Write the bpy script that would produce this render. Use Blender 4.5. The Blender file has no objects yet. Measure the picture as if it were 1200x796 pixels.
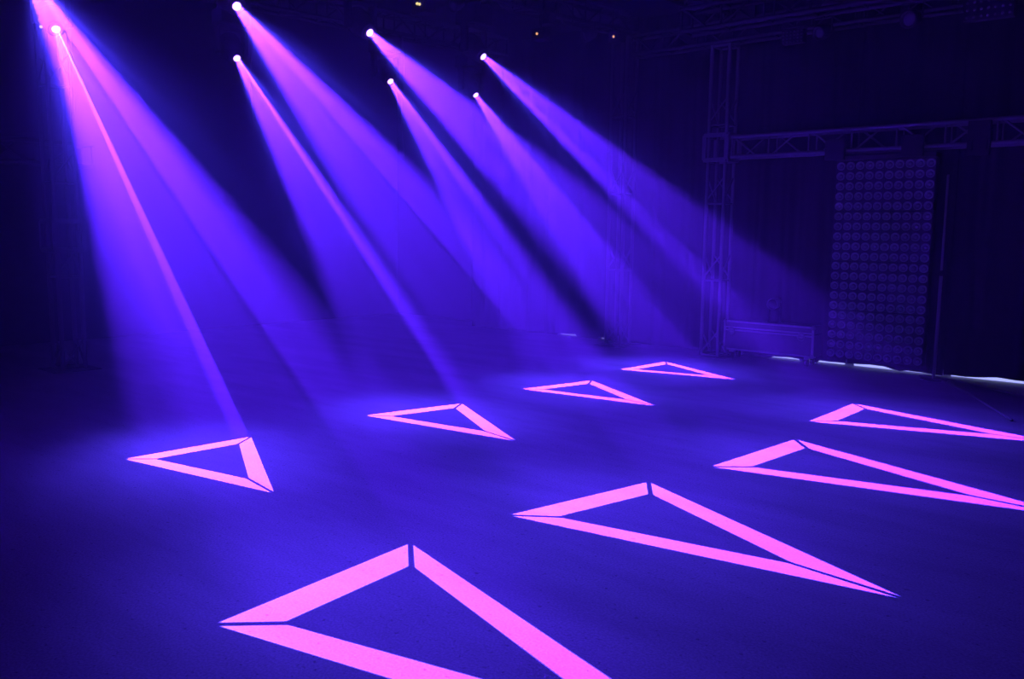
import bpy, bmesh, math, random
from mathutils import Vector, Matrix, Euler

random.seed(4)
SC = bpy.context.scene
COL = SC.collection
PI = math.pi

# ------------------------------------------------------------------ camera
CAM_Z = 1.6
pitch, roll = math.radians(7.0903), math.radians(0.6208)
fwd = Vector((0, math.cos(pitch), -math.sin(pitch)))
upv = Vector((0, math.sin(pitch), math.cos(pitch)))
rtv = Vector((1, 0, 0))
r2 = math.cos(roll) * rtv + math.sin(roll) * upv
u2 = -math.sin(roll) * rtv + math.cos(roll) * upv
cam_data = bpy.data.cameras.new('camera')
cam_data.sensor_width = 36.0
cam_data.lens = 1009.53 / 1200 * 36.0
cam_data.clip_start = 0.05
cam_data.clip_end = 100
cam = bpy.data.objects.new('camera', cam_data)
COL.objects.link(cam)
m = Matrix((r2, u2, -fwd)).transposed().to_4x4()
m.translation = (0, 0, CAM_Z)
cam.matrix_world = m
SC.camera = cam

# ------------------------------------------------------------------ world, exposure
world = bpy.data.worlds.new('world')
SC.world = world
world.use_nodes = True
world.node_tree.nodes['Background'].inputs[0].default_value = (0, 0, 0, 1)
world.node_tree.nodes['Background'].inputs[1].default_value = 0
SC.view_settings.view_transform = 'Standard'
SC.view_settings.look = 'None'
SC.view_settings.exposure = 0.0
SC.view_settings.gamma = 1.0
SC.view_settings.use_curve_mapping = False
SC.cycles.use_denoising = True
SC.cycles.volume_bounces = 1
SC.cycles.max_bounces = 6
SC.cycles.diffuse_bounces = 3

BEAM_COLOUR = (0.10, 0.0112, 1.0)      # deep violet-blue of the lamps' colour wheel
SPILL_COLOUR = (0.07, 0.036, 1.0)       # bluer than the bars, to shift the ambient glow towards blue
LAMP_POWER = 210000.0
SPILL = 0.019                          # lamp leak plus added fill for halo and floor glow, relative to the bars
APEX = 0.30                            # the beam's apex lies this far behind the front lens
SPILL_REACH = 0.50                     # tangent of the angle at which this fill has faded out
HAZE_DENSITY = 0.049                   # under the trusses; thinned near the floor so the beams fade downwards
HAZE_ANISOTROPY = 0.5

# each lamp: lens position, where its axis meets the floor, where the gobo's first corner meets the floor,
# and the three corners of its gobo triangle as tangents about the axis
LAMPS = [
    ('B1', (-4.5683, 8.8827, 3.5521), (-2.0917, 5.8919), (-2.697, 5.865), [(0.1087, 0.0), (-0.057, 0.1009), (-0.0518, -0.1008)], 1.0),
    ('B2', (-3.2032, 10.2527, 3.5521), (-0.6074, 7.3283), (-1.274, 7.38), [(0.1149, -0.0), (-0.0566, 0.1006), (-0.0583, -0.1006)], 1.0),
    ('B3', (-1.6341, 11.6864, 3.5521), (0.7416, 8.7038), (0.102, 8.742), [(0.1141, 0.0), (-0.0548, 0.0966), (-0.0593, -0.0966)], 0.9),
    ('B4', (-0.5546, 12.7535, 3.5521), (1.8748, 10.1488), (1.28, 10.104), [(0.1122, -0.0), (-0.0566, 0.101), (-0.0557, -0.101)], 0.9),
    ('A1', (-4.0277, 7.4284, 3.6491), (-0.392, 3.394), (-1.198, 3.341), [(0.1131, 0.0), (-0.05, 0.0983), (-0.0631, -0.0984)], 1.0),
    ('A2', (-2.5816, 8.3059, 3.6491), (0.816, 4.6874), (-0.004, 4.748), [(0.1167, 0.0), (-0.0563, 0.0967), (-0.0603, -0.0967)], 1.0),
    ('A3', (-1.5146, 9.3247, 3.6491), (2.2329, 5.8412), (1.39, 5.83), [(0.1177, 0.0), (-0.0614, 0.1014), (-0.0563, -0.1013)], 0.95),
    ('A4', (-0.3684, 10.4993, 3.6491), (3.3392, 7.4174), (2.584, 7.332), [(0.1126, -0.0), (-0.0557, 0.0954), (-0.0569, -0.0954)], 0.95),
]
ROOM_TURN = math.atan2(-0.655, 0.756)     # the back wall runs at this angle
W0 = Vector((3.411, 11.171, 0))
WD = Vector((math.cos(ROOM_TURN), math.sin(ROOM_TURN), 0))     # along the back wall, to the right
WN = Vector((math.sin(ROOM_TURN), -math.cos(ROOM_TURN), 0))    # from the back wall into the hall


def rw(s, off, z=0.0):
    return W0 + s * WD + off * WN + Vector((0, 0, z))


# ------------------------------------------------------------------ materials
def nodes_of(mat):
    mat.use_nodes = True
    return mat.node_tree.nodes, mat.node_tree.links


def paint(name, rgb, rough=0.5, metal=0.0, noise=0.0, scale=20.0, bump=0.0, spec=0.5):
    mat = bpy.data.materials.new(name)
    N, L = nodes_of(mat)
    b = N['Principled BSDF']
    b.inputs['Roughness'].default_value = rough
    b.inputs['Metallic'].default_value = metal
    b.inputs['Specular IOR Level'].default_value = spec
    b.inputs['Base Color'].default_value = (*rgb, 1)
    if noise > 0 or bump > 0:
        tc = N.new('ShaderNodeTexCoord')
        nz = N.new('ShaderNodeTexNoise')
        nz.inputs['Scale'].default_value = scale
        nz.inputs['Detail'].default_value = 5
        L.new(tc.outputs['Object'], nz.inputs['Vector'])
        if noise > 0:
            rp = N.new('ShaderNodeValToRGB')
            rp.color_ramp.elements[0].position = 0.3
            rp.color_ramp.elements[1].position = 0.7
            rp.color_ramp.elements[0].color = (*[c * (1 - noise) for c in rgb], 1)
            rp.color_ramp.elements[1].color = (*[min(1, c * (1 + noise)) for c in rgb], 1)
            L.new(nz.outputs['Fac'], rp.inputs['Fac'])
            L.new(rp.outputs['Color'], b.inputs['Base Color'])
        if bump > 0:
            bp = N.new('ShaderNodeBump')
            bp.inputs['Strength'].default_value = bump
            bp.inputs['Distance'].default_value = 0.01
            L.new(nz.outputs['Fac'], bp.inputs['Height'])
            L.new(bp.outputs['Normal'], b.inputs['Normal'])
    return mat


def glow(name, rgb, strength):
    mat = bpy.data.materials.new(name)
    N, L = nodes_of(mat)
    N.remove(N['Principled BSDF'])
    e = N.new('ShaderNodeEmission')
    e.inputs['Color'].default_value = (*rgb, 1)
    e.inputs['Strength'].default_value = strength
    L.new(e.outputs[0], N['Material Output'].inputs['Surface'])
    return mat


def floor_material():
    mat = bpy.data.materials.new('stage_floor')
    N, L = nodes_of(mat)
    b = N['Principled BSDF']
    b.inputs['Roughness'].default_value = 0.75
    b.inputs['Specular IOR Level'].default_value = 0.25
    tc = N.new('ShaderNodeTexCoord')
    fine = N.new('ShaderNodeTexNoise'); fine.inputs['Scale'].default_value = 90; fine.inputs['Detail'].default_value = 4
    wear = N.new('ShaderNodeTexNoise'); wear.inputs['Scale'].default_value = 1.1; wear.inputs['Detail'].default_value = 8; wear.inputs['Roughness'].default_value = 0.65
    spots = N.new('ShaderNodeTexNoise'); spots.inputs['Scale'].default_value = 38; spots.inputs['Detail'].default_value = 3
    mp = N.new('ShaderNodeMapping')
    mp.inputs['Rotation'].default_value = (0, 0, 0.5); mp.inputs['Scale'].default_value = (0.55, 2.4, 1)
    L.new(tc.outputs['Object'], mp.inputs['Vector']); L.new(mp.outputs[0], wear.inputs['Vector'])
    for n in (fine, spots):
        L.new(tc.outputs['Object'], n.inputs['Vector'])
    r1 = N.new('ShaderNodeValToRGB')
    r1.color_ramp.elements[0].position = 0.30; r1.color_ramp.elements[0].color = (0.25, 0.25, 0.25, 1)
    r1.color_ramp.elements[1].position = 0.68; r1.color_ramp.elements[1].color = (0.36, 0.36, 0.36, 1)
    L.new(wear.outputs['Fac'], r1.inputs['Fac'])
    r2_ = N.new('ShaderNodeValToRGB')
    r2_.color_ramp.elements[0].position = 0.35; r2_.color_ramp.elements[0].color = (0.80, 0.80, 0.80, 1)
    r2_.color_ramp.elements[1].position = 0.65; r2_.color_ramp.elements[1].color = (1.1, 1.1, 1.1, 1)
    L.new(fine.outputs['Fac'], r2_.inputs['Fac'])
    r3 = N.new('ShaderNodeValToRGB')
    r3.color_ramp.elements[0].position = 0.28; r3.color_ramp.elements[0].color = (0.5, 0.5, 0.5, 1)
    r3.color_ramp.elements[1].position = 0.36; r3.color_ramp.elements[1].color = (1, 1, 1, 1)
    L.new(spots.outputs['Fac'], r3.inputs['Fac'])
    m1 = N.new('ShaderNodeMixRGB'); m1.blend_type = 'MULTIPLY'; m1.inputs[0].default_value = 1
    m2 = N.new('ShaderNodeMixRGB'); m2.blend_type = 'MULTIPLY'; m2.inputs[0].default_value = 1
    L.new(r1.outputs[0], m1.inputs[1]); L.new(r2_.outputs[0], m1.inputs[2])
    L.new(m1.outputs[0], m2.inputs[1]); L.new(r3.outputs[0], m2.inputs[2])
    L.new(m2.outputs[0], b.inputs['Base Color'])
    bp = N.new('ShaderNodeBump'); bp.inputs['Strength'].default_value = 0.35; bp.inputs['Distance'].default_value = 0.006
    L.new(fine.outputs['Fac'], bp.inputs['Height'])
    L.new(bp.outputs['Normal'], b.inputs['Normal'])
    return mat


M_FLOOR = floor_material()
M_WALL = paint('black_painted_wall', (0.012, 0.012, 0.012), 0.85, noise=0.4, scale=3, bump=0.1)
M_CEIL = paint('black_ceiling', (0.008, 0.008, 0.008), 0.9, noise=0.3, scale=4)
M_DRAPE = paint('black_stage_cloth', (0.030, 0.030, 0.030), 0.95, noise=0.25, scale=60, bump=0.15, spec=0.2)
M_ALU = paint('brushed_aluminium', (0.22, 0.22, 0.23), 0.5, metal=0.4, noise=0.12, scale=40)
M_DIMALU = paint('dimmed_aluminium', (0.09, 0.09, 0.095), 0.55, metal=0.3, noise=0.1, scale=40)  # darker copy of the aluminium, so the remote towers look dimly lit
M_BLACKTRUSS = paint('black_powder_coat', (0.02, 0.02, 0.02), 0.6, noise=0.2, scale=40)
M_PLASTIC = paint('black_fixture_plastic', (0.014, 0.014, 0.015), 0.5, noise=0.15, scale=30)
M_RUBBER = paint('black_rubber', (0.02, 0.02, 0.02), 0.8, noise=0.1, scale=30)
M_CASE = paint('grey_laminate_plywood', (0.16, 0.16, 0.17), 0.5, noise=0.15, scale=12)
M_TRIM = paint('bright_aluminium_trim', (0.55, 0.55, 0.56), 0.45, metal=0.4, noise=0.1, scale=30)
M_STEEL = paint('zinc_steel', (0.5, 0.5, 0.5), 0.35, metal=0.8, noise=0.1, scale=30)
M_CUP = paint('spun_reflector', (0.6, 0.6, 0.62), 0.35, metal=0.5, noise=0.05, scale=20)
M_BULB = paint('frosted_lamp_glass', (0.42, 0.42, 0.44), 0.35)
M_HOUSING = paint('charcoal_lamp_housing', (0.025, 0.025, 0.027), 0.55, noise=0.2, scale=25)
M_DARKLENS = paint('unlit_lens', (0.16, 0.16, 0.18), 0.2)
M_POLE = paint('pale_grey_pole', (0.36, 0.36, 0.37), 0.5, noise=0.05, scale=20)
M_CABLE = paint('grey_cable_jacket', (0.20, 0.20, 0.20), 0.5, noise=0.05, scale=20)
M_LENS = glow('lit_lamp_lens', (1.0, 0.60, 1.0), 1.3)     # clear glass that glows: the beam passes through it
_n, _l = M_LENS.node_tree.nodes, M_LENS.node_tree.links
_t = _n.new('ShaderNodeBsdfTransparent')
_a = _n.new('ShaderNodeAddShader')
_l.new(_t.outputs[0], _a.inputs[0])
_l.new(_n['Emission'].outputs[0], _a.inputs[1])
_l.new(_a.outputs[0], _n['Material Output'].inputs['Surface'])
M_LEAK = glow('daylight_under_curtain', (0.36, 0.40, 1.0), 1.35)
M_LEAK_DIM = glow('dim_light_under_curtain', (0.34, 0.28, 1.0), 0.4)
M_LED_ORANGE = glow('orange_pilot_light', (1.0, 0.45, 0.22), 1.2)
M_LED_YELLOW = glow('yellow_pilot_light', (1.0, 0.8, 0.35), 1.2)
M_LED_WHITE = glow('white_pilot_light', (0.8, 0.7, 1.0), 1.2)
M_LED_BLUE = glow('blue_pilot_light', (0.25, 0.25, 0.6), 0.35)


# ------------------------------------------------------------------ mesh helpers
def link(o, parent=None):
    COL.objects.link(o)
    if parent is not None:
        o.parent = parent
    return o


def tag(o, label, cat, group=None, kind=None):
    o['label'] = label
    o['category'] = cat
    if group:
        o['group'] = group
    if kind:
        o['kind'] = kind
    return o


def thing(name, label, cat, loc=(0, 0, 0), rotz=0.0, group=None):
    o = bpy.data.objects.new(name, None)
    o.empty_display_size = 0.1
    link(o)
    o.location = loc
    o.rotation_euler = (0, 0, rotz)
    return tag(o, label, cat, group)


def mesh_obj(name, bm, mat, parent=None, smooth=False):
    me = bpy.data.meshes.new(name)
    bm.normal_update()
    bm.to_mesh(me)
    bm.free()
    me.materials.append(mat)
    if smooth:
        for p in me.polygons:
            p.use_smooth = True
    return link(bpy.data.objects.new(name, me), parent)


CACHE = {}


def unit_cylinder(mat, seg=10):
    k = ('cyl', mat.name, seg)
    if k not in CACHE:
        bm = bmesh.new()
        bmesh.ops.create_cone(bm, cap_ends=True, segments=seg, radius1=1, radius2=1, depth=1,
                              matrix=Matrix.Translation((0, 0, 0.5)))
        me = bpy.data.meshes.new('tube')
        bm.to_mesh(me); bm.free()
        me.materials.append(mat)
        for p in me.polygons:
            p.use_smooth = len(p.vertices) == 4
        CACHE[k] = me
    return CACHE[k]


def bar(name, a, b, r, mat, parent, seg=10):
    a, b = Vector(a), Vector(b)
    v = b - a
    o = bpy.data.objects.new(name, unit_cylinder(mat, seg))
    o.location = a
    o.rotation_mode = 'QUATERNION'
    o.rotation_quaternion = v.to_track_quat('Z', 'Y')
    o.scale = (r, r, v.length)
    return link(o, parent)


def box_bm(bm, lo, hi, bevel=0.0):
    lo, hi = Vector(lo), Vector(hi)
    c, s = (lo + hi) / 2, hi - lo
    r = bmesh.ops.create_cube(bm, size=1, matrix=Matrix.Translation(c) @ Matrix.Diagonal((*s, 1)))
    if bevel > 0:
        es = list({e for v in r['verts'] for e in v.link_edges})
        bmesh.ops.bevel(bm, geom=es, offset=bevel, segments=2, affect='EDGES', profile=0.6)


def box(name, lo, hi, mat, parent=None, bevel=0.0):
    bm = bmesh.new()
    box_bm(bm, lo, hi, bevel)
    return mesh_obj(name, bm, mat, parent)


def shared_box(name, lo, hi, mat, parent, bevel=0.0):
    k = ('box', tuple(lo), tuple(hi), mat.name, bevel)
    if k not in CACHE:
        o = box(name, lo, hi, mat, parent, bevel)
        CACHE[k] = o.data
        return o
    return link(bpy.data.objects.new(name, CACHE[k]), parent)


def lathe_mesh(key, profile, mat, seg=24, smooth=True):
    """a surface of revolution about Z from (radius, z) pairs"""
    k = ('lathe', key, mat.name)
    if k in CACHE:
        return CACHE[k]
    bm = bmesh.new()
    rings = []
    for (r, z) in profile:
        if r < 1e-6:
            rings.append([bm.verts.new((0, 0, z))])
        else:
            rings.append([bm.verts.new((r * math.cos(2 * PI * i / seg), r * math.sin(2 * PI * i / seg), z)) for i in range(seg)])
    for a, b in zip(rings, rings[1:]):
        for i in range(seg):
            j = (i + 1) % seg
            if len(a) == 1 and len(b) == 1:
                continue
            if len(a) == 1:
                bm.faces.new((a[0], b[j], b[i]))
            elif len(b) == 1:
                bm.faces.new((a[i], a[j], b[0]))
            else:
                bm.faces.new((a[i], a[j], b[j], b[i]))
    bmesh.ops.recalc_face_normals(bm, faces=bm.faces)
    me = bpy.data.meshes.new(key)
    bm.to_mesh(me); bm.free()
    me.materials.append(mat)
    for p in me.polygons:
        p.use_smooth = smooth
    CACHE[k] = me
    return me


def lathe(name, key, profile, mat, parent, loc=(0, 0, 0), axis=(0, 0, 1), seg=24):
    o = bpy.data.objects.new(name, lathe_mesh(key, profile, mat, seg))
    o.location = loc
    o.rotation_mode = 'QUATERNION'
    o.rotation_quaternion = Vector(axis).to_track_quat('Z', 'Y')
    return link(o, parent)


def tube(name, pts, r, mat, parent=None, seg=8):
    """a tube swept along points"""
    pts = [Vector(p) for p in pts]
    bm = bmesh.new()
    rings = []
    for i, p in enumerate(pts):
        t = (pts[min(i + 1, len(pts) - 1)] - pts[max(i - 1, 0)]).normalized()
        up = Vector((0, 0, 1)) if abs(t.z) < 0.9 else Vector((1, 0, 0))
        x = t.cross(up).normalized()
        y = x.cross(t)
        rings.append([bm.verts.new(p + r * (math.cos(2 * PI * k / seg) * x + math.sin(2 * PI * k / seg) * y)) for k in range(seg)])
    for a, b in zip(rings, rings[1:]):
        for k in range(seg):
            bm.faces.new((a[k], a[(k + 1) % seg], b[(k + 1) % seg], b[k]))
    bm.faces.new(rings[0][::-1]); bm.faces.new(rings[-1])
    bmesh.ops.recalc_face_normals(bm, faces=bm.faces)
    return mesh_obj(name, bm, mat, parent, smooth=True)


# ------------------------------------------------------------------ the hall
def structure(name, lo, hi, mat):
    o = box(name, lo, hi, mat)
    o.location = W0
    o.rotation_euler = (0, 0, ROOM_TURN)
    o['kind'] = 'structure'
    return o


S_L, S_R, OFF_B, OFF_F, H = -8.0, 7.6, -0.6, 13.0, 5.6      # local x along the wall, local -y into the hall
structure('floor', (S_L - 0.2, -OFF_F - 0.2, -0.2), (S_R + 0.2, -OFF_B + 0.2, 0.0), M_FLOOR)
structure('ceiling', (S_L - 0.2, -OFF_F - 0.2, H), (S_R + 0.2, -OFF_B + 0.2, H + 0.2), M_CEIL)
structure('wall_back', (S_L - 0.2, -OFF_B, 0), (S_R + 0.2, -OFF_B + 0.2, H), M_WALL)
structure('wall_left', (S_L - 0.2, -OFF_F, 0), (S_L, -OFF_B, H), M_WALL)
structure('wall_right', (S_R, -OFF_F, 0), (S_R + 0.2, -OFF_B, H), M_WALL)
structure('wall_front', (S_L - 0.2, -OFF_F - 0.2, 0), (S_R + 0.2, -OFF_F, H), M_WALL)

# haze that fills the hall
hz = bpy.data.materials.new('stage_haze')
N, L = nodes_of(hz)
N.remove(N['Principled BSDF'])
vs = N.new('ShaderNodeVolumeScatter')
hz.cycles.volume_sampling = 'EQUIANGULAR'      # follows the beams
vs.inputs['Color'].default_value = (0.80, 0.92, 1, 1)
tc = N.new('ShaderNodeTexCoord')
sx = N.new('ShaderNodeSeparateXYZ')
mr = N.new('ShaderNodeMapRange')
mr.inputs[1].default_value = 0.3; mr.inputs[2].default_value = 3.6
mr.inputs[3].default_value = 0.36 * HAZE_DENSITY; mr.inputs[4].default_value = HAZE_DENSITY
L.new(tc.outputs['Object'], sx.inputs[0])
L.new(sx.outputs[2], mr.inputs[0])
mr2 = N.new('ShaderNodeMapRange')          # and thinned towards the right, to darken that side of the hall
mr2.inputs[1].default_value = -1.5; mr2.inputs[2].default_value = 6.0
mr2.inputs[3].default_value = 1.0; mr2.inputs[4].default_value = 0.35
L.new(sx.outputs[0], mr2.inputs[0])
mu = N.new('ShaderNodeMath'); mu.operation = 'MULTIPLY'
L.new(mr.outputs[0], mu.inputs[0]); L.new(mr2.outputs[0], mu.inputs[1])
L.new(mu.outputs[0], vs.inputs['Density'])
vs.inputs['Anisotropy'].default_value = HAZE_ANISOTROPY
L.new(vs.outputs[0], N['Material Output'].inputs['Volume'])
haze = box('haze', (S_L - 0.4, -OFF_F - 0.4, -0.4), (S_R + 0.4, -OFF_B + 0.4, H + 0.4), hz)
haze.location = W0
haze.rotation_euler = (0, 0, ROOM_TURN)
tag(haze, 'thin stage haze filling the dark hall and showing the beams', 'haze', kind='stuff')

# ------------------------------------------------------------------ black drapes along the back wall
# how far the hem hangs off the floor, along the wall
HEM = [(-9, 0.0), (-3.57, 0.0), (-3.54, 0.018), (-3.23, 0.026), (-3.21, 0.0), (-2.79, 0.0), (-2.77, 0.024), (-2.64, 0.024), (-2.62, 0.0), (-0.02, 0.0), (0.0, 0.014), (0.2, 0.022), (0.37, 0.020), (0.385, 0.0), (0.475, 0.0), (0.485, 0.016), (0.54, 0.016), (0.55, 0.0), (0.60, 0.0),
       (0.61, 0.022), (0.85, 0.024), (1.05, 0.030), (1.25, 0.040), (1.42, 0.034), (1.54, 0.014), (1.60, 0.004), (1.68, 0.014),
       (1.85, 0.010), (1.98, 0.004), (2.06, 0.004), (2.09, 0.018), (2.2, 0.022), (2.30, 0.012), (2.38, 0.020), (2.5, 0.030), (2.62, 0.046), (2.8, 0.040), (2.95, 0.03), (3.4, 0.02), (4.0, 0.0), (9, 0.0)]


def hem(s):
    for (a, ha), (b, hb) in zip(HEM, HEM[1:]):
        if a <= s <= b:
            h = ha + (hb - ha) * (s - a) / (b - a)
            return h + min(0.008, h)
    return 0.0


def drape(label, s0, s1, phase, height=4.6):
    bm = bmesh.new()
    nx = int((s1 - s0) / 0.02)
    zs = [0, 0.05, 0.3, 0.8, 1.5, 2.4, 3.4, height]
    cols = []
    for i in range(nx + 1):
        s = s0 + (s1 - s0) * i / nx
        f = math.sin(s * 19 + phase) + 0.6 * math.sin(s * 31 + 2.1 * phase + 0.8 * math.sin(s * 3)) + 0.5 * math.sin(s * 7.3 + phase)
        col = []
        for j, z in enumerate(zs):
            zz = hem(s) + 0.003 if j == 0 else max(z, hem(s) + 0.02)
            y = 0.026 * f * (1 - 0.25 * z / height) * (0.45 if j < 2 else 1.0) + 0.012 * math.sin(s * 11 + z * 1.7)
            col.append(bm.verts.new((s, y, zz)))
        cols.append(col)
    for a, b in zip(cols, cols[1:]):
        for j in range(len(zs) - 1):
            bm.faces.new((a[j], b[j], b[j + 1], a[j + 1]))
    o = mesh_obj('stage_drape', bm, M_DRAPE, smooth=True)
    md = o.modifiers.new('cloth', 'SOLIDIFY')
    md.thickness = 0.006
    o.location = W0
    o.rotation_euler = (0, 0, ROOM_TURN)
    return tag(o, label, 'drape', 'black drapes along the back wall')


drape('black pleated drape behind and left of the far slender truss tower', -5.4, -2.42, 0.4)
drape('black pleated drape between the far slender tower and the goalpost tower', -2.40, -0.90, 1.9)
drape('black pleated drape behind the flight case, from goalpost tower to lamp wall', -0.88, 0.95, 3.1)
drape('black pleated drape hanging behind the wall of round lamps', 0.97, 2.06, 0.9)
drape('black pleated drape right of the pale pole, its hem lifted off the floor', 2.08, 4.3, 2.2)
drape('black pleated drape furthest right, past the edge of the picture', 4.32, 7.4, 5.0)

leak = thing('light_leak', 'bluish white line of light leaking under the hem of the black drapes', 'light', W0, ROOM_TURN)
for s0, s1 in ((-0.05, 0.90), (1.02, 2.01), (2.13, 3.9)):
    box('glowing_strip', (s0, 0.10, 0.006), (s1, 0.13, 0.10), M_LEAK, leak)

for lab, s0, s1 in (('short faint line of light under the far drape, left of the far tower', -3.56, -3.21),
                    ('tiny faint light spot under the far drape, at the foot of the far tower', -2.78, -2.63)):
    t = thing('light_leak', lab, 'light', W0, ROOM_TURN, 'faint lights under the far drape')
    box('glowing_strip', (s0, 0.08, 0.006), (s1, 0.11, 0.08), M_LEAK_DIM, t)

# ------------------------------------------------------------------ trusses
HALF = 0.121


def truss_bars(root, length, mapf, mat, bay=0.485, mirror=False):
    """box truss: four chords, square frames at the bays and zigzag bracing; mapf turns (along, across, up) into local coordinates"""
    cs = [(-HALF, -HALF), (HALF, -HALF), (HALF, HALF), (-HALF, HALF)]
    for (p, q) in cs:
        bar('chord', mapf(0, p, q), mapf(length, p, q), 0.024, mat, root, 12)
    n = max(1, round(length / bay))
    st = length / n
    for f in range(4):
        a, b = cs[f], cs[(f + 1) % 4]
        for i in range(n):
            t0, t1 = i * st, (i + 1) * st
            lo, hi = (a, b) if (i % 2 == 0 or bay > 0.9) != mirror else (b, a)
            bar('diagonal_brace', mapf(t0 + 0.04, *lo), mapf(t0 + 0.04 + min(0.30, st - 0.06), *hi), 0.013, mat, root, 8)
            if i > 0:
                bar('cross_brace', mapf(t0, *a), mapf(t0, *b), 0.012, mat, root, 8)
        for t in (0.012, length - 0.012):
            bar('end_brace', mapf(t, *a), mapf(t, *b), 0.016, mat, root, 8)


def tower(label, s, off, height, mat, group, rot=ROOM_TURN, blocks=()):
    t = thing('truss_tower', label, 'truss tower', rw(s, off), rot, group)
    box('base_plate', (-0.25, -0.25, 0), (0.25, 0.25, 0.012), mat, t, 0.003)
    truss_bars(t, height - 0.012, lambda l, p, q: (p, q, l + 0.012), mat, 0.97, False)
    for (z0, z1) in blocks:
        w = 0.155
        for sx in (-1, 1):
            for sy in (-1, 1):
                shared_box('corner_post', (-0.028, -0.028, z0), (0.028, 0.028, z1), mat, t, 0.004).location = (sx * w, sy * w, 0)
        for z in (z0, z1):
            for sg in (-1, 1):
                shared_box('block_rail', (-w, -0.026, -0.026), (w, 0.026, 0.026), mat, t, 0.004).location = (0, sg * w, z)
                shared_box('block_side_rail', (-0.026, -w, -0.026), (0.026, w, 0.026), mat, t, 0.004).location = (sg * w, 0, z)
    return t


def truss(label, p0, p1, mat, group=None, mirror=False):
    p0, p1 = Vector(p0), Vector(p1)
    v = p1 - p0
    t = thing('box_truss', label, 'truss', p0, math.atan2(v.y, v.x), group)
    truss_bars(t, v.length, lambda l, p, q: (l, p, q + 0.145), mat, 0.5, mirror)
    return t


G_TOWER = 'upright truss towers'
G_TRUSS = 'horizontal box trusses'
tower('aluminium truss tower left of the flight case, carrying the goalpost truss', -0.665, 0.35, 3.985, M_ALU, G_TOWER, blocks=((2.55, 2.86),))
tower('faint slender truss tower at the far back seen through the beams', -2.19, 0.35, 4.28, M_DIMALU, G_TOWER)
tower('dim truss tower at the left edge, left of the widest beam', -5.40, 6.65, 4.17, M_DIMALU, G_TOWER, blocks=((1.35, 1.67),))

truss('aluminium box truss running right from the goalpost tower above the lamp wall', rw(-0.465, 0.36, 2.555), rw(7.55, 0.36, 2.555), M_ALU, G_TRUSS)
truss('dark box truss high at the back joining the two rear towers', rw(-2.02, 0.35, 4.0), rw(7.55, 0.35, 4.0), M_BLACKTRUSS, G_TRUSS)
truss('dark ceiling truss at top right carrying the small unlit fixtures', rw(-0.5, 1.65, 3.86), rw(7.55, 1.65, 3.86), M_BLACKTRUSS, G_TRUSS)
truss('dark ceiling truss running from the goalpost tower towards the viewer', rw(-0.66, 0.2, 4.31), rw(-0.66, 9.0, 4.31), M_BLACKTRUSS, G_TRUSS)

# cross truss on the left tower, at half height
truss('dim cross truss fixed to the left edge tower above its corner block', rw(-5.70, 9.4, 2.28), rw(-5.70, 6.2, 2.28), M_DIMALU, G_TRUSS)

# lamp trusses follow each row of moving heads
def head_centre(l):
    P = Vector(l[1]); A = Vector((*l[2], 0))
    ax = (A - P).normalized()
    return P - ax * 0.20


rows = {}
for k in 'AB':
    pts = [head_centre(l) for l in LAMPS if l[0][0] == k]
    a, b = pts[0], pts[-1]
    dr = Vector((b.x - a.x, b.y - a.y, 0)).normalized()
    rows[k] = (a, b, dr)
ZT = {'A': 4.31, 'B': 4.18}
a, b, dr = rows['A']
pA = Vector((a.x, a.y, ZT['A'])) - dr * 1.2
pA2 = Vector((a.x, a.y, ZT['A'])) + dr * 7.5
truss('near lamp truss along the top edge holding the four large beams', pA, pA2, M_BLACKTRUSS, G_TRUSS)
a, b, dr = rows['B']
pB = Vector((a.x, a.y, ZT['B'])) - dr * 1.0
pB2 = Vector((a.x, a.y, ZT['B'])) + dr * 6.2
truss('far lamp truss holding the four smaller beams', pB, pB2, M_BLACKTRUSS, G_TRUSS)


# ------------------------------------------------------------------ moving head lamps
def gobo_light(l):
    """the lamp's own light: a spot whose node tree is the gobo, three mitred bars around a triangle, and an added fill spot"""
    name, P, aim, c0, tri, gain = l
    P = Vector(P)
    ax = (Vector((*aim, 0)) - P).normalized()
    v0 = (Vector((*c0, 0)) - P).normalized()
    x = (v0 - ax * v0.dot(ax)).normalized()
    z = -ax
    y = z.cross(x)
    # the beam leaves from inside the head, APEX behind the front lens; the added fill leaves from the lens itself
    apex = P - ax * APEX
    tri_apex = []
    for (qx, qy) in tri:
        v = ax + qx * x - qy * y
        f = P - v * (P.z / v.z) - apex
        tri_apex.append((f.dot(x) / f.dot(ax), -f.dot(y) / f.dot(ax)))
    for part, reach, power in (('beam_light', 0.126, LAMP_POWER), ('added_spill_light', SPILL_REACH, LAMP_POWER * SPILL)):  # second spot added to brighten haze and floor round the beam
        mm = Matrix((x, y, z)).transposed().to_4x4()
        mm.translation = apex if part == 'beam_light' else P + ax * 0.012
        ld = bpy.data.lights.new(part, 'SPOT')
        ld.energy = power * gain
        ld.color = (1, 1, 1)
        ld.shadow_soft_size = 0.0
        ld.spot_size = 2 * math.atan(reach)
        ld.spot_blend = 0.0
        ld.use_nodes = True
        gobo_nodes(ld.node_tree, tri_apex, part == 'added_spill_light', P.z / -ax.z, mm.translation.z, (x.z, y.z, ax.z))
        o = bpy.data.objects.new(part, ld)
        COL.objects.link(o)
        o.matrix_world = mm


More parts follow.
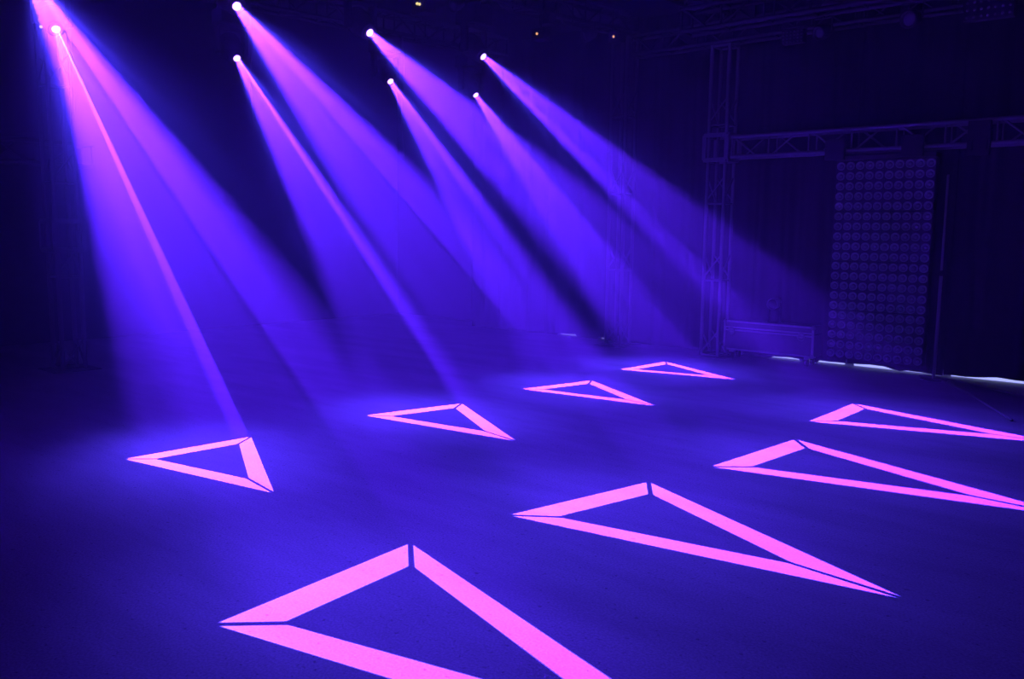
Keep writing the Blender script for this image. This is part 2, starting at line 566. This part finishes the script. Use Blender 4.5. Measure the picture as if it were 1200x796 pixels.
def gobo_nodes(nt, tri, spill, throw, height, tilts):
    N, L = nt.nodes, nt.links
    em = N['Emission']
    tc = N.new('ShaderNodeTexCoord')
    sp = N.new('ShaderNodeSeparateXYZ')
    L.new(tc.outputs['Normal'], sp.inputs[0])

    def mth(op, a, b=None, c=None, clamp=False):
        n = N.new('ShaderNodeMath'); n.operation = op; n.use_clamp = clamp
        for i, v in enumerate((a, b, c)):
            if v is None:
                continue
            if isinstance(v, (int, float)):
                n.inputs[i].default_value = v
            else:
                L.new(v, n.inputs[i])
        return n.outputs[0]

    def step(v, e0, e1):
        n = N.new('ShaderNodeMapRange'); n.interpolation_type = 'SMOOTHSTEP'
        L.new(v, n.inputs[0])
        n.inputs[1].default_value = e0; n.inputs[2].default_value = e1
        n.inputs[3].default_value = 0; n.inputs[4].default_value = 1
        return n.outputs[0]

    px = mth('MULTIPLY', mth('DIVIDE', sp.outputs[0], sp.outputs[2]), -1.0)
    py = mth('DIVIDE', sp.outputs[1], sp.outputs[2])
    t = []
    for i in range(3):
        a, b = Vector(tri[(i + 1) % 3]), Vector(tri[(i + 2) % 3])
        e = (b - a)
        n = Vector((e.y, -e.x)).normalized()
        d = n.dot(a)
        if d < 0:
            n, d = -n, -d
        t.append(mth('ADD', mth('MULTIPLY', px, n.x / d), mth('MULTIPLY', py, n.y / d)))
    mx = mth('MAXIMUM', mth('MAXIMUM', t[0], t[1]), t[2])
    mn = mth('MINIMUM', mth('MINIMUM', t[0], t[1]), t[2])
    sm = mth('ADD', mth('ADD', t[0], t[1]), t[2])
    md = mth('SUBTRACT', mth('SUBTRACT', sm, mx), mn)
    outer = mth('SUBTRACT', 1.0, step(mx, 0.985, 1.015))
    inner = step(mx, 0.645, 0.675)
    gap = step(mth('SUBTRACT', mx, md), 0.04, 0.085)
    bars = mth('MULTIPLY', mth('MULTIPLY', outer, inner), gap)
    # the fill is measured from the lens but must meet the beam light's edge where both reach the floor
    r = mth('SQRT', mth('ADD', mth('MULTIPLY', px, px), mth('MULTIPLY', py, py)))
    if spill:
        down = mth('ADD', mth('MULTIPLY', px, -tilts[0]), mth('MULTIPLY_ADD', py, tilts[1], -tilts[2]))
        dist = mth('DIVIDE', height, mth('MAXIMUM', down, 0.05))
        r = mth('MULTIPLY', r, mth('DIVIDE', dist, mth('ADD', dist, APEX + 0.012)))
    fill_ = step(r, SPILL_REACH * 0.98, 0.03)
    fill_ = mth('POWER', fill_, 6.0)
    if spill:                              # only outside the beam light's own cone
        L.new(mth('MULTIPLY', fill_, step(r, 0.1244, 0.1256)), em.inputs['Strength'])
    else:
        L.new(mth('ADD', bars, mth('MULTIPLY', mth('MULTIPLY', fill_, step(r, 0.1256, 0.1244)), SPILL * ((throw + APEX) / throw) ** 2)), em.inputs['Strength'])
    em.inputs['Color'].default_value = (*SPILL_COLOUR, 1)
    if not spill:
        mx_ = N.new('ShaderNodeMixRGB')
        mx_.inputs[1].default_value = (*SPILL_COLOUR, 1)
        mx_.inputs[2].default_value = (*BEAM_COLOUR, 1)
        L.new(bars, mx_.inputs[0])
        L.new(mx_.outputs[0], em.inputs['Color'])


HEAD_PROFILE = [(0, -0.17), (0.085, -0.165), (0.115, -0.14), (0.125, -0.08), (0.125, 0.03), (0.112, 0.06), (0.098, 0.07), (0.094, 0.17), (0.088, 0.178), (0.048, 0.178), (0.044, 0.172), (0.044, -0.13), (0.0, -0.13)]
BEZEL_PROFILE = [(0.042, 0.17), (0.072, 0.17), (0.072, 0.192), (0.066, 0.196), (0.044, 0.196), (0.042, 0.17)]
FIN_PROFILE = [(0.112, -0.006), (0.134, -0.006), (0.134, 0.006), (0.112, 0.006), (0.112, -0.006)]
LENS_PROFILE = [(0.0, 0.199), (0.03, 0.196), (0.041, 0.188), (0.041, 0.175), (0.0, 0.175)]


def moving_head(l, label, zt):
    name, P, aim = l[0], Vector(l[1]), Vector((*l[2], 0))
    ax = (aim - P).normalized()
    c = head_centre(l)
    pan = math.atan2(ax.y, ax.x)          # local +x points the way the head looks
    root = thing('moving_head_lamp', label, 'stage lamp', (c.x, c.y, zt), pan, 'moving head lamps throwing the beams')
    # everything hangs below the truss: local z = 0 at the truss's lower chord
    zb = -0.055
    for sx in (-0.12, 0.12):
        clamp = shared_box('truss_clamp', (-0.02, -0.035, -0.06), (0.02, 0.035, -0.026), M_PLASTIC, root, 0.004)
        clamp.location = (0, sx, 0)
    hz_ = c.z - zt                          # height of the tilt axis
    base_top, base_bot = -0.058, min(-0.14, hz_ + 0.26)
    b = box('base', (-0.15, -0.17, base_bot), (0.15, 0.17, base_top), M_PLASTIC, root, 0.02)
    box('display_panel', (-0.154, -0.06, base_bot + 0.015), (-0.146, 0.06, min(base_top - 0.02, base_bot + 0.05)), M_DARKLENS, b, 0.001)
    ytop = base_bot
    bm = bmesh.new()
    box_bm(bm, (-0.06, -0.19, ytop - 0.05), (0.06, 0.19, ytop), 0.012)
    yoke = mesh_obj('yoke', bm, M_PLASTIC, root)
    for sy in (-1, 1):
        box('yoke_arm', (-0.05, sy * 0.165 - 0.022, hz_ - 0.07), (0.05, sy * 0.165 + 0.022, ytop - 0.02), M_PLASTIC, yoke, 0.015)
        bar('tilt_pivot', (0, sy * 0.10, hz_), (0, sy * 0.15, hz_), 0.035, M_PLASTIC, yoke, 12)
    # the head, tilted to its aim
    tilt = Vector((math.hypot(ax.x, ax.y), 0, ax.z))
    head = lathe('lamp_head', 'lamp_head', HEAD_PROFILE, M_PLASTIC, root, (0, 0, hz_), tilt, 28)
    for i in range(4):
        o = bpy.data.objects.new('cooling_fin', lathe_mesh('cooling_fin', FIN_PROFILE, M_PLASTIC, 28))
        link(o, head); o.location = (0, 0, -0.12 + i * 0.03)
    o = bpy.data.objects.new('lens_bezel', lathe_mesh('lens_bezel', BEZEL_PROFILE, M_PLASTIC, 28)); link(o, head)
    lens = bpy.data.objects.new('lens', lathe_mesh('lens', LENS_PROFILE, M_LENS, 24)); link(lens, head)
    lens['label'] = 'glowing pinkish white lens'
    return root


LABELS = {
    'A1': 'moving head lamp just above the top left corner, source of the widest beam',
    'A2': 'topmost moving head lamp in view, straight above another lamp',
    'A3': 'moving head lamp throwing the bright central beam from the top edge',
    'A4': 'rightmost moving head lamp, its beam crossing the goalpost tower',
    'B1': 'leftmost moving head lamp in view, its lens inside the widest beam',
    'B2': 'moving head lamp straight below the topmost lamp, narrow pink beam',
    'B3': 'small moving head lamp just below and right of the central beam lamp',
    'B4': 'smallest and farthest moving head lamp, its beam merging with the central beam',
}
for l in LAMPS:
    h = moving_head(l, LABELS[l[0]], ZT[l[0][0]])
    gobo_light(l)
    if l[0] == 'B1':
        g = lathe('pilot_light', 'pilot_ball', [(0, -0.016), (0.012, -0.011), (0.016, 0), (0.012, 0.011), (0, 0.016)], M_LED_WHITE, None, seg=12)
        h_inv = Matrix.Translation(h.location) @ Matrix.Rotation(h.rotation_euler.z, 4, 'Z')
        g.parent = h
        g.location = h_inv.inverted() @ Vector((-4.66, 8.77, 3.555))
        bar('pilot_stalk', g.location, (0.0, -0.165 if g.location.y < 0 else 0.165, g.location.z + 0.1), 0.006, M_PLASTIC, h, 8)


# ------------------------------------------------------------------ wall of matrix lamps (two columns of four five-by-five panels)
CUP_PROFILE = [(0.006, 0.030), (0.020, 0.024), (0.032, 0.010), (0.040, -0.004), (0.045, -0.008), (0.047, -0.004), (0.047, 0.034), (0.006, 0.034), (0.006, 0.030)]
BULB_PROFILE = [(0, -0.002), (0.014, 0.002), (0.022, 0.012), (0.016, 0.024), (0.007, 0.032), (0, 0.032)]
PW, PH, PX, PZ = 0.545, 0.579, 0.109, 0.1158
COLN = ['left', 'right']
ROWN = ['bottom', 'lower middle', 'upper middle', 'top']
s_first, z_first, OFFL = 0.920, 0.207, 0.42
for ci in range(2):
    for ri in range(4):
        s0 = s_first - PX / 2 + ci * PW
        z0 = z_first - PZ / 2 + ri * PH
        t = thing('matrix_lamp_panel', '%s panel of round lamps in the %s column of the lamp wall' % (ROWN[ri], COLN[ci]),
                  'lamp panel', rw(s0 + PW / 2, OFFL, z0), ROOM_TURN, 'five by five matrix lamp panels of the lamp wall')
        hs = shared_box('housing', (-PW / 2 + 0.002, 0.006, 0.002), (PW / 2 - 0.002, 0.12, PH - 0.002), M_HOUSING, t, 0.008)
        for sx in (-1, 1):
            shared_box('side_rail', (-0.006, -0.004, 0.004), (0.006, 0.12, PH - 0.004), M_HOUSING, t, 0.002).location = (sx * (PW / 2 - 0.007), 0, 0)
        for i in range(5):
            for j in range(5):
                cup = bpy.data.objects.new('lamp_reflector', lathe_mesh('lamp_reflector', CUP_PROFILE, M_CUP, 18))
                link(cup, t)
                cup.location = ((i - 2) * PX, -0.012, (j + 0.5) * PZ)
                cup.rotation_euler = (-PI / 2, 0, 0)
                bb = bpy.data.objects.new('bulb', lathe_mesh('bulb', BULB_PROFILE, M_BULB, 12))
                link(bb, cup)

# hanging bar and brackets carrying the lamp wall
t = thing('hanging_bar', 'black hanging bar clamped under the goalpost truss above the lamp wall', 'bracket', rw(1.41, 0.36, 2.47), ROOM_TURN)
box('crossbar', (-0.56, -0.152, -0.002), (0.56, 0.04, 0.045), M_PLASTIC, t, 0.006)
for name, sx in (('left', -0.53), ('right', 0.32)):
    box('truss_bracket', (sx - 0.115, -0.20, 0.0), (sx + 0.115, -0.152, 0.24), M_PLASTIC, t, 0.01)
t = thing('truss_bracket_box', 'black box clamped on the goalpost truss right of the lamp wall', 'bracket', rw(2.385, 0.36, 2.45), ROOM_TURN)
box('bracket_body', (-0.11, -0.21, 0.0), (0.11, -0.150, 0.36), M_PLASTIC, t, 0.012)
for sx in (-0.07, 0.07):
    box('clamp_jaw', (sx - 0.02, -0.235, 0.05), (sx + 0.02, -0.21, 0.16), M_PLASTIC, t, 0.004)

# pale pole beside the lamp wall
t = thing('upright_pole', 'thin pale upright pole on a foot right of the lamp wall', 'pole', rw(2.05, 0.30), ROOM_TURN)
bar('pole', (0, 0, 0.012), (0, 0, 1.2), 0.018, M_POLE, t, 14)
bar('upper_pole', (0, 0, 1.2), (0, 0, 2.28), 0.013, M_POLE, t, 14)
bar('collar', (0, 0, 1.17), (0, 0, 1.23), 0.023, M_PLASTIC, t, 14)
bar('foot_plate', (0, 0, 0), (0, 0, 0.012), 0.14, M_PLASTIC, t, 24)

# ------------------------------------------------------------------ flight case
t = thing('flight_case', 'grey flight case on castors with aluminium edges beside the goalpost tower', 'case', rw(0.105, 0.27), ROOM_TURN)
CW, CD, Z0, Z1, ZL = 0.585, 0.15, 0.12, 0.495, 0.395
box('body', (-CW, -CD, Z0), (CW, CD, ZL - 0.004), M_CASE, t, 0.004)
lid = box('lid', (-CW, -CD, ZL + 0.004), (CW, CD, Z1), M_CASE, t, 0.004)
for z, nm in ((ZL - 0.016, 'body_edge_trim'), (ZL + 0.016, 'lid_edge_trim'), (Z1 - 0.006, 'top_edge_trim'), (Z0 + 0.008, 'bottom_edge_trim')):
    box(nm, (-CW - 0.004, -CD - 0.005, z - 0.012), (CW + 0.004, -CD + 0.01, z + 0.012), M_TRIM, t, 0.002)
for sx in (-1, 1):
    box('corner_trim', (sx * CW - 0.014, -CD - 0.005, Z0), (sx * CW + 0.014, -CD + 0.012, Z1), M_TRIM, t, 0.002)
    for z in (Z0 + 0.012, Z1 - 0.012):
        lathe('ball_corner', 'ball_corner', [(0, -0.03), (0.02, -0.022), (0.03, 0), (0.02, 0.022), (0, 0.03)], M_STEEL, t, (sx * (CW - 0.004), -CD + 0.008, z), (0, 0, 1), 14)
for sx in (-0.49, 0.44):
    la = lathe('butterfly_latch', 'latch_dish', [(0, 0.002), (0.036, 0.002), (0.040, 0.008), (0.050, 0.008), (0.050, 0.0), (0, 0.0)], M_STEEL, t, (sx, -CD - 0.005, ZL - 0.03), (0, -1, 0), 18)
    shared_box('latch_wing', (-0.03, -0.006, 0.002), (0.03, 0.006, 0.014), M_STEEL, la, 0.002)
for sx in (-1, 1):
    for sy in (-1, 1):
        cs = box('castor', (sx * 0.50 - 0.03, sy * 0.09 - 0.03, 0.085), (sx * 0.50 + 0.03, sy * 0.09 + 0.03, 0.12), M_STEEL, t, 0.004)
        bar('wheel', (sx * 0.50 - 0.016, sy * 0.09, 0.045), (sx * 0.50 + 0.016, sy * 0.09, 0.045), 0.045, M_RUBBER, cs, 18)

# round par can standing on the case
t = thing('par_can', 'small round unlit par lamp standing on top of the flight case', 'stage lamp', rw(0.115, 0.26, 0.495), ROOM_TURN)
box('bracket_foot', (-0.05, -0.04, 0.002), (0.05, 0.04, 0.012), M_PLASTIC, t, 0.002)
for sx in (-1, 1):
    box('bracket_arm', (sx * 0.078 - 0.004, -0.015, 0.002), (sx * 0.078 + 0.004, 0.015, 0.26), M_PLASTIC, t, 0.001)
box('bracket_bar', (-0.082, -0.015, 0.002), (0.082, 0.015, 0.012), M_PLASTIC, t, 0.002)
can = lathe('can', 'par_can', [(0, 0.12), (0.04, 0.115), (0.055, 0.08), (0.068, 0.02), (0.070, -0.08), (0.074, -0.084), (0.066, -0.084), (0.060, -0.05), (0, -0.045)], M_CASE, t, (0, 0, 0.25), (0, 1, 0.12), 22)
lathe('lens', 'par_lens', [(0, -0.052), (0.05, -0.056), (0.06, -0.060), (0.06, -0.066), (0, -0.060)], M_HOUSING, can, seg=18)

# ------------------------------------------------------------------ small unlit fixtures on the ceiling trusses
def wash_panel(label, s, off, z, w, h, nx, nz, ztop, tilt=0.0):
    t = thing('led_wash_panel', label, 'stage lamp', rw(s, off, z), ROOM_TURN, 'unlit panel lights on the ceiling truss')
    hs = box('housing', (-w / 2, 0, -h / 2), (w / 2, 0.09, h / 2), M_HOUSING, t, 0.006)
    for i in range(nx):
        for j in range(nz):
            o = bpy.data.objects.new('led_lens', lathe_mesh('led_lens', [(0, -0.009), (0.009, -0.007), (0.014, 0.0), (0.014, 0.004), (0, 0.004)], M_DARKLENS, 10))
            link(o, t)
            o.location = ((i - (nx - 1) / 2) * w / nx, -0.002, (j - (nz - 1) / 2) * h / nz)
            o.rotation_euler = (-PI / 2, 0, 0)
    for sx in (-1, 1):
        bar('yoke_arm', (sx * (w / 2 + 0.012), 0.045, 0), (sx * (w / 2 + 0.012), 0.045, h / 2 + 0.035), 0.008, M_PLASTIC, t, 8)
    bar('yoke', (-w / 2 - 0.014, 0.045, h / 2 + 0.035), (w / 2 + 0.014, 0.045, h / 2 + 0.035), 0.008, M_PLASTIC, t, 8)
    if ztop - z > h / 2 + 0.06:
        bar('hanging_stem', (0, 0.045, h / 2 + 0.05), (0, 0.045, ztop - z), 0.012, M_PLASTIC, t, 8)
    return t


wash_panel('unlit panel light with a small dotted face, hanging left on the top right truss', 0.75, 1.575, 3.70, 0.24, 0.14, 6, 4, 3.855)
wash_panel('unlit panel light with a dotted face at the very top right corner', 2.62, 1.575, 3.705, 0.42, 0.20, 7, 3, 3.70)
t = thing('fixture_box', 'dark rectangular lamp body at the top edge above the goalpost tower', 'stage lamp', rw(0.155, 1.50, 3.985), ROOM_TURN)
bx = box('housing', (-0.12, 0, 0.0), (0.12, 0.02, 0.24), M_HOUSING, t, 0.004)
box('back_shell', (-0.10, 0.02, 0.02), (0.10, 0.05, 0.22), M_PLASTIC, t, 0.006)


def round_head(label, loc, aim, ztop, r=0.075, lens_mat=None):
    t = thing('round_stage_lamp', label, 'stage lamp', loc, ROOM_TURN, 'small unlit round lamps under the trusses')
    a = Vector(aim)
    hd = lathe('can', 'round_head_%d' % round(r * 1000), [(0, -0.12), (r * 0.6, -0.115), (r * 0.85, -0.07), (r, 0.0), (r, 0.07), (r * 0.86, 0.072), (r * 0.82, 0.05), (0, 0.048)], M_PLASTIC, t, (0, 0, 0), a, 20)
    lathe('lens', 'round_lens_%d' % round(r * 1000), [(0, 0.062), (r * 0.5, 0.058), (r * 0.8, 0.048), (r * 0.8, 0.044), (0, 0.044)], lens_mat or M_DARKLENS, hd, seg=18)
    h = ztop - t.location.z
    for sx in (-1, 1):
        bar('yoke_arm', (sx * (r + 0.014), 0, 0), (sx * (r + 0.014), 0, min(h, r + 0.06)), 0.008, M_PLASTIC, t, 8)
    bar('yoke', (-r - 0.016, 0, min(h, r + 0.06)), (r + 0.016, 0, min(h, r + 0.06)), 0.009, M_PLASTIC, t, 8)
    if h > r + 0.07:
        bar('hanging_stem', (0, 0, r + 0.06), (0, 0, h), 0.012, M_PLASTIC, t, 8)
    return t


round_head('small round unlit lamp hanging right of the left dotted panel light', rw(1.08, 1.58, 3.70), (-0.35, -0.9, -0.35), 3.855)
round_head('faint round unlit lamp hanging beside the top right corner panel', rw(1.95, 1.58, 3.70), (-0.2, -0.9, -0.2), 3.855, 0.085)
round_head('small unlit lamp at the top edge between the two rightmost lit lamps', (-0.68, 10.24, 4.17), (0.0, -0.9, -0.4), 4.30, 0.065)
round_head('tilted unlit lamp at the top edge right of the power box', (0.95, 11.61, 4.16), (-0.5, -0.7, -0.4), 4.30, 0.08)


def power_box(label, loc, led, ledmat, size=(0.11, 0.08, 0.10), hang=0.0):
    t = thing('power_box', label, 'power box', loc, ROOM_TURN, 'power boxes with pilot lights on the lamp truss')
    w, dd, h = size
    body = box('box_body', (-w, -dd, -h), (w, dd, h), M_HOUSING, t, 0.008)
    if hang > h:
        bar('hanging_stem', (0, 0, h), (0, 0, hang), 0.012, M_PLASTIC, t, 8)
    for i, (lx, lz) in enumerate(led):
        o = lathe('pilot_light', 'pilot_dot', [(0, -0.018), (0.013, -0.012), (0.017, 0.0), (0, 0.002)], ledmat, t, (lx, -dd, lz), (0, 1, 0), 10)
    return t


power_box('black power box with two yellow pilot dots at the top edge', (-1.02, 9.96, 4.10), [(-0.02, 0.0), (0.02, -0.012)], M_LED_YELLOW, hang=0.19)
power_box('black power box with one orange pilot light below the truss', (0.32, 11.09, 4.04), [(0.0, 0.0)], M_LED_ORANGE, (0.09, 0.08, 0.07), hang=0.25)
power_box('black power box with an orange pilot light, furthest right on the lamp truss', (1.36, 11.93, 4.20), [(0.0, 0.0)], M_LED_ORANGE, (0.09, 0.08, 0.07), hang=0.1)
power_box('plain unlit box under the lamp truss at the top edge', (0.40, 11.15, 4.235), [], M_LED_BLUE, (0.08, 0.07, 0.06))

# thin cables hanging from the lamp trusses
def hanging_cable(label, x, y, z0, z1, sway=0.02):
    pts = [(x + sway * math.sin(k * 0.9), y, z0 + (z1 - z0) * k / 8) for k in range(9)]
    tag(tube('hanging_cable', pts, 0.007, M_CABLE), label, 'cable', 'thin cables hanging from the trusses')


a, b, dr = rows['B']
hanging_cable('thin cable hanging down left of the narrow pink beam', -3.05, 10.30, 4.17, 2.75)
hanging_cable('thin cable hanging down right of the small central lamp', -1.50, 11.85, 4.17, 2.55)

# cables on the floor at the right
def floor_cable(label, pts):
    P = []
    for i in range(len(pts) - 1):
        a0 = Vector(pts[max(i - 1, 0)]); a1 = Vector(pts[i]); a2 = Vector(pts[i + 1]); a3 = Vector(pts[min(i + 2, len(pts) - 1)])
        for k in range(8):
            t = k / 8
            P.append(0.5 * ((2 * a1) + (a2 - a0) * t + (2 * a0 - 5 * a1 + 4 * a2 - a3) * t * t + (3 * a1 - a0 - 3 * a2 + a3) * t ** 3))
    P.append(Vector(pts[-1]))
    tag(tube('floor_cable', P, 0.012, M_CABLE), label, 'cable', 'cables on the floor by the drape')


zc = 0.0125
floor_cable('floor cable nearer the drape, curving away to the right edge', [rw(1.9, 0.14, zc), rw(2.2, 0.24, zc), rw(2.6, 0.50, zc), rw(3.1, 0.85, zc), rw(3.9, 1.5, zc)])
floor_cable('floor cable lying nearer the viewer, fanning out at the right edge', [rw(1.86, 0.17, zc), rw(2.12, 0.33, zc), rw(2.4, 0.75, zc), rw(2.7, 1.25, zc), rw(3.2, 2.2, zc)])
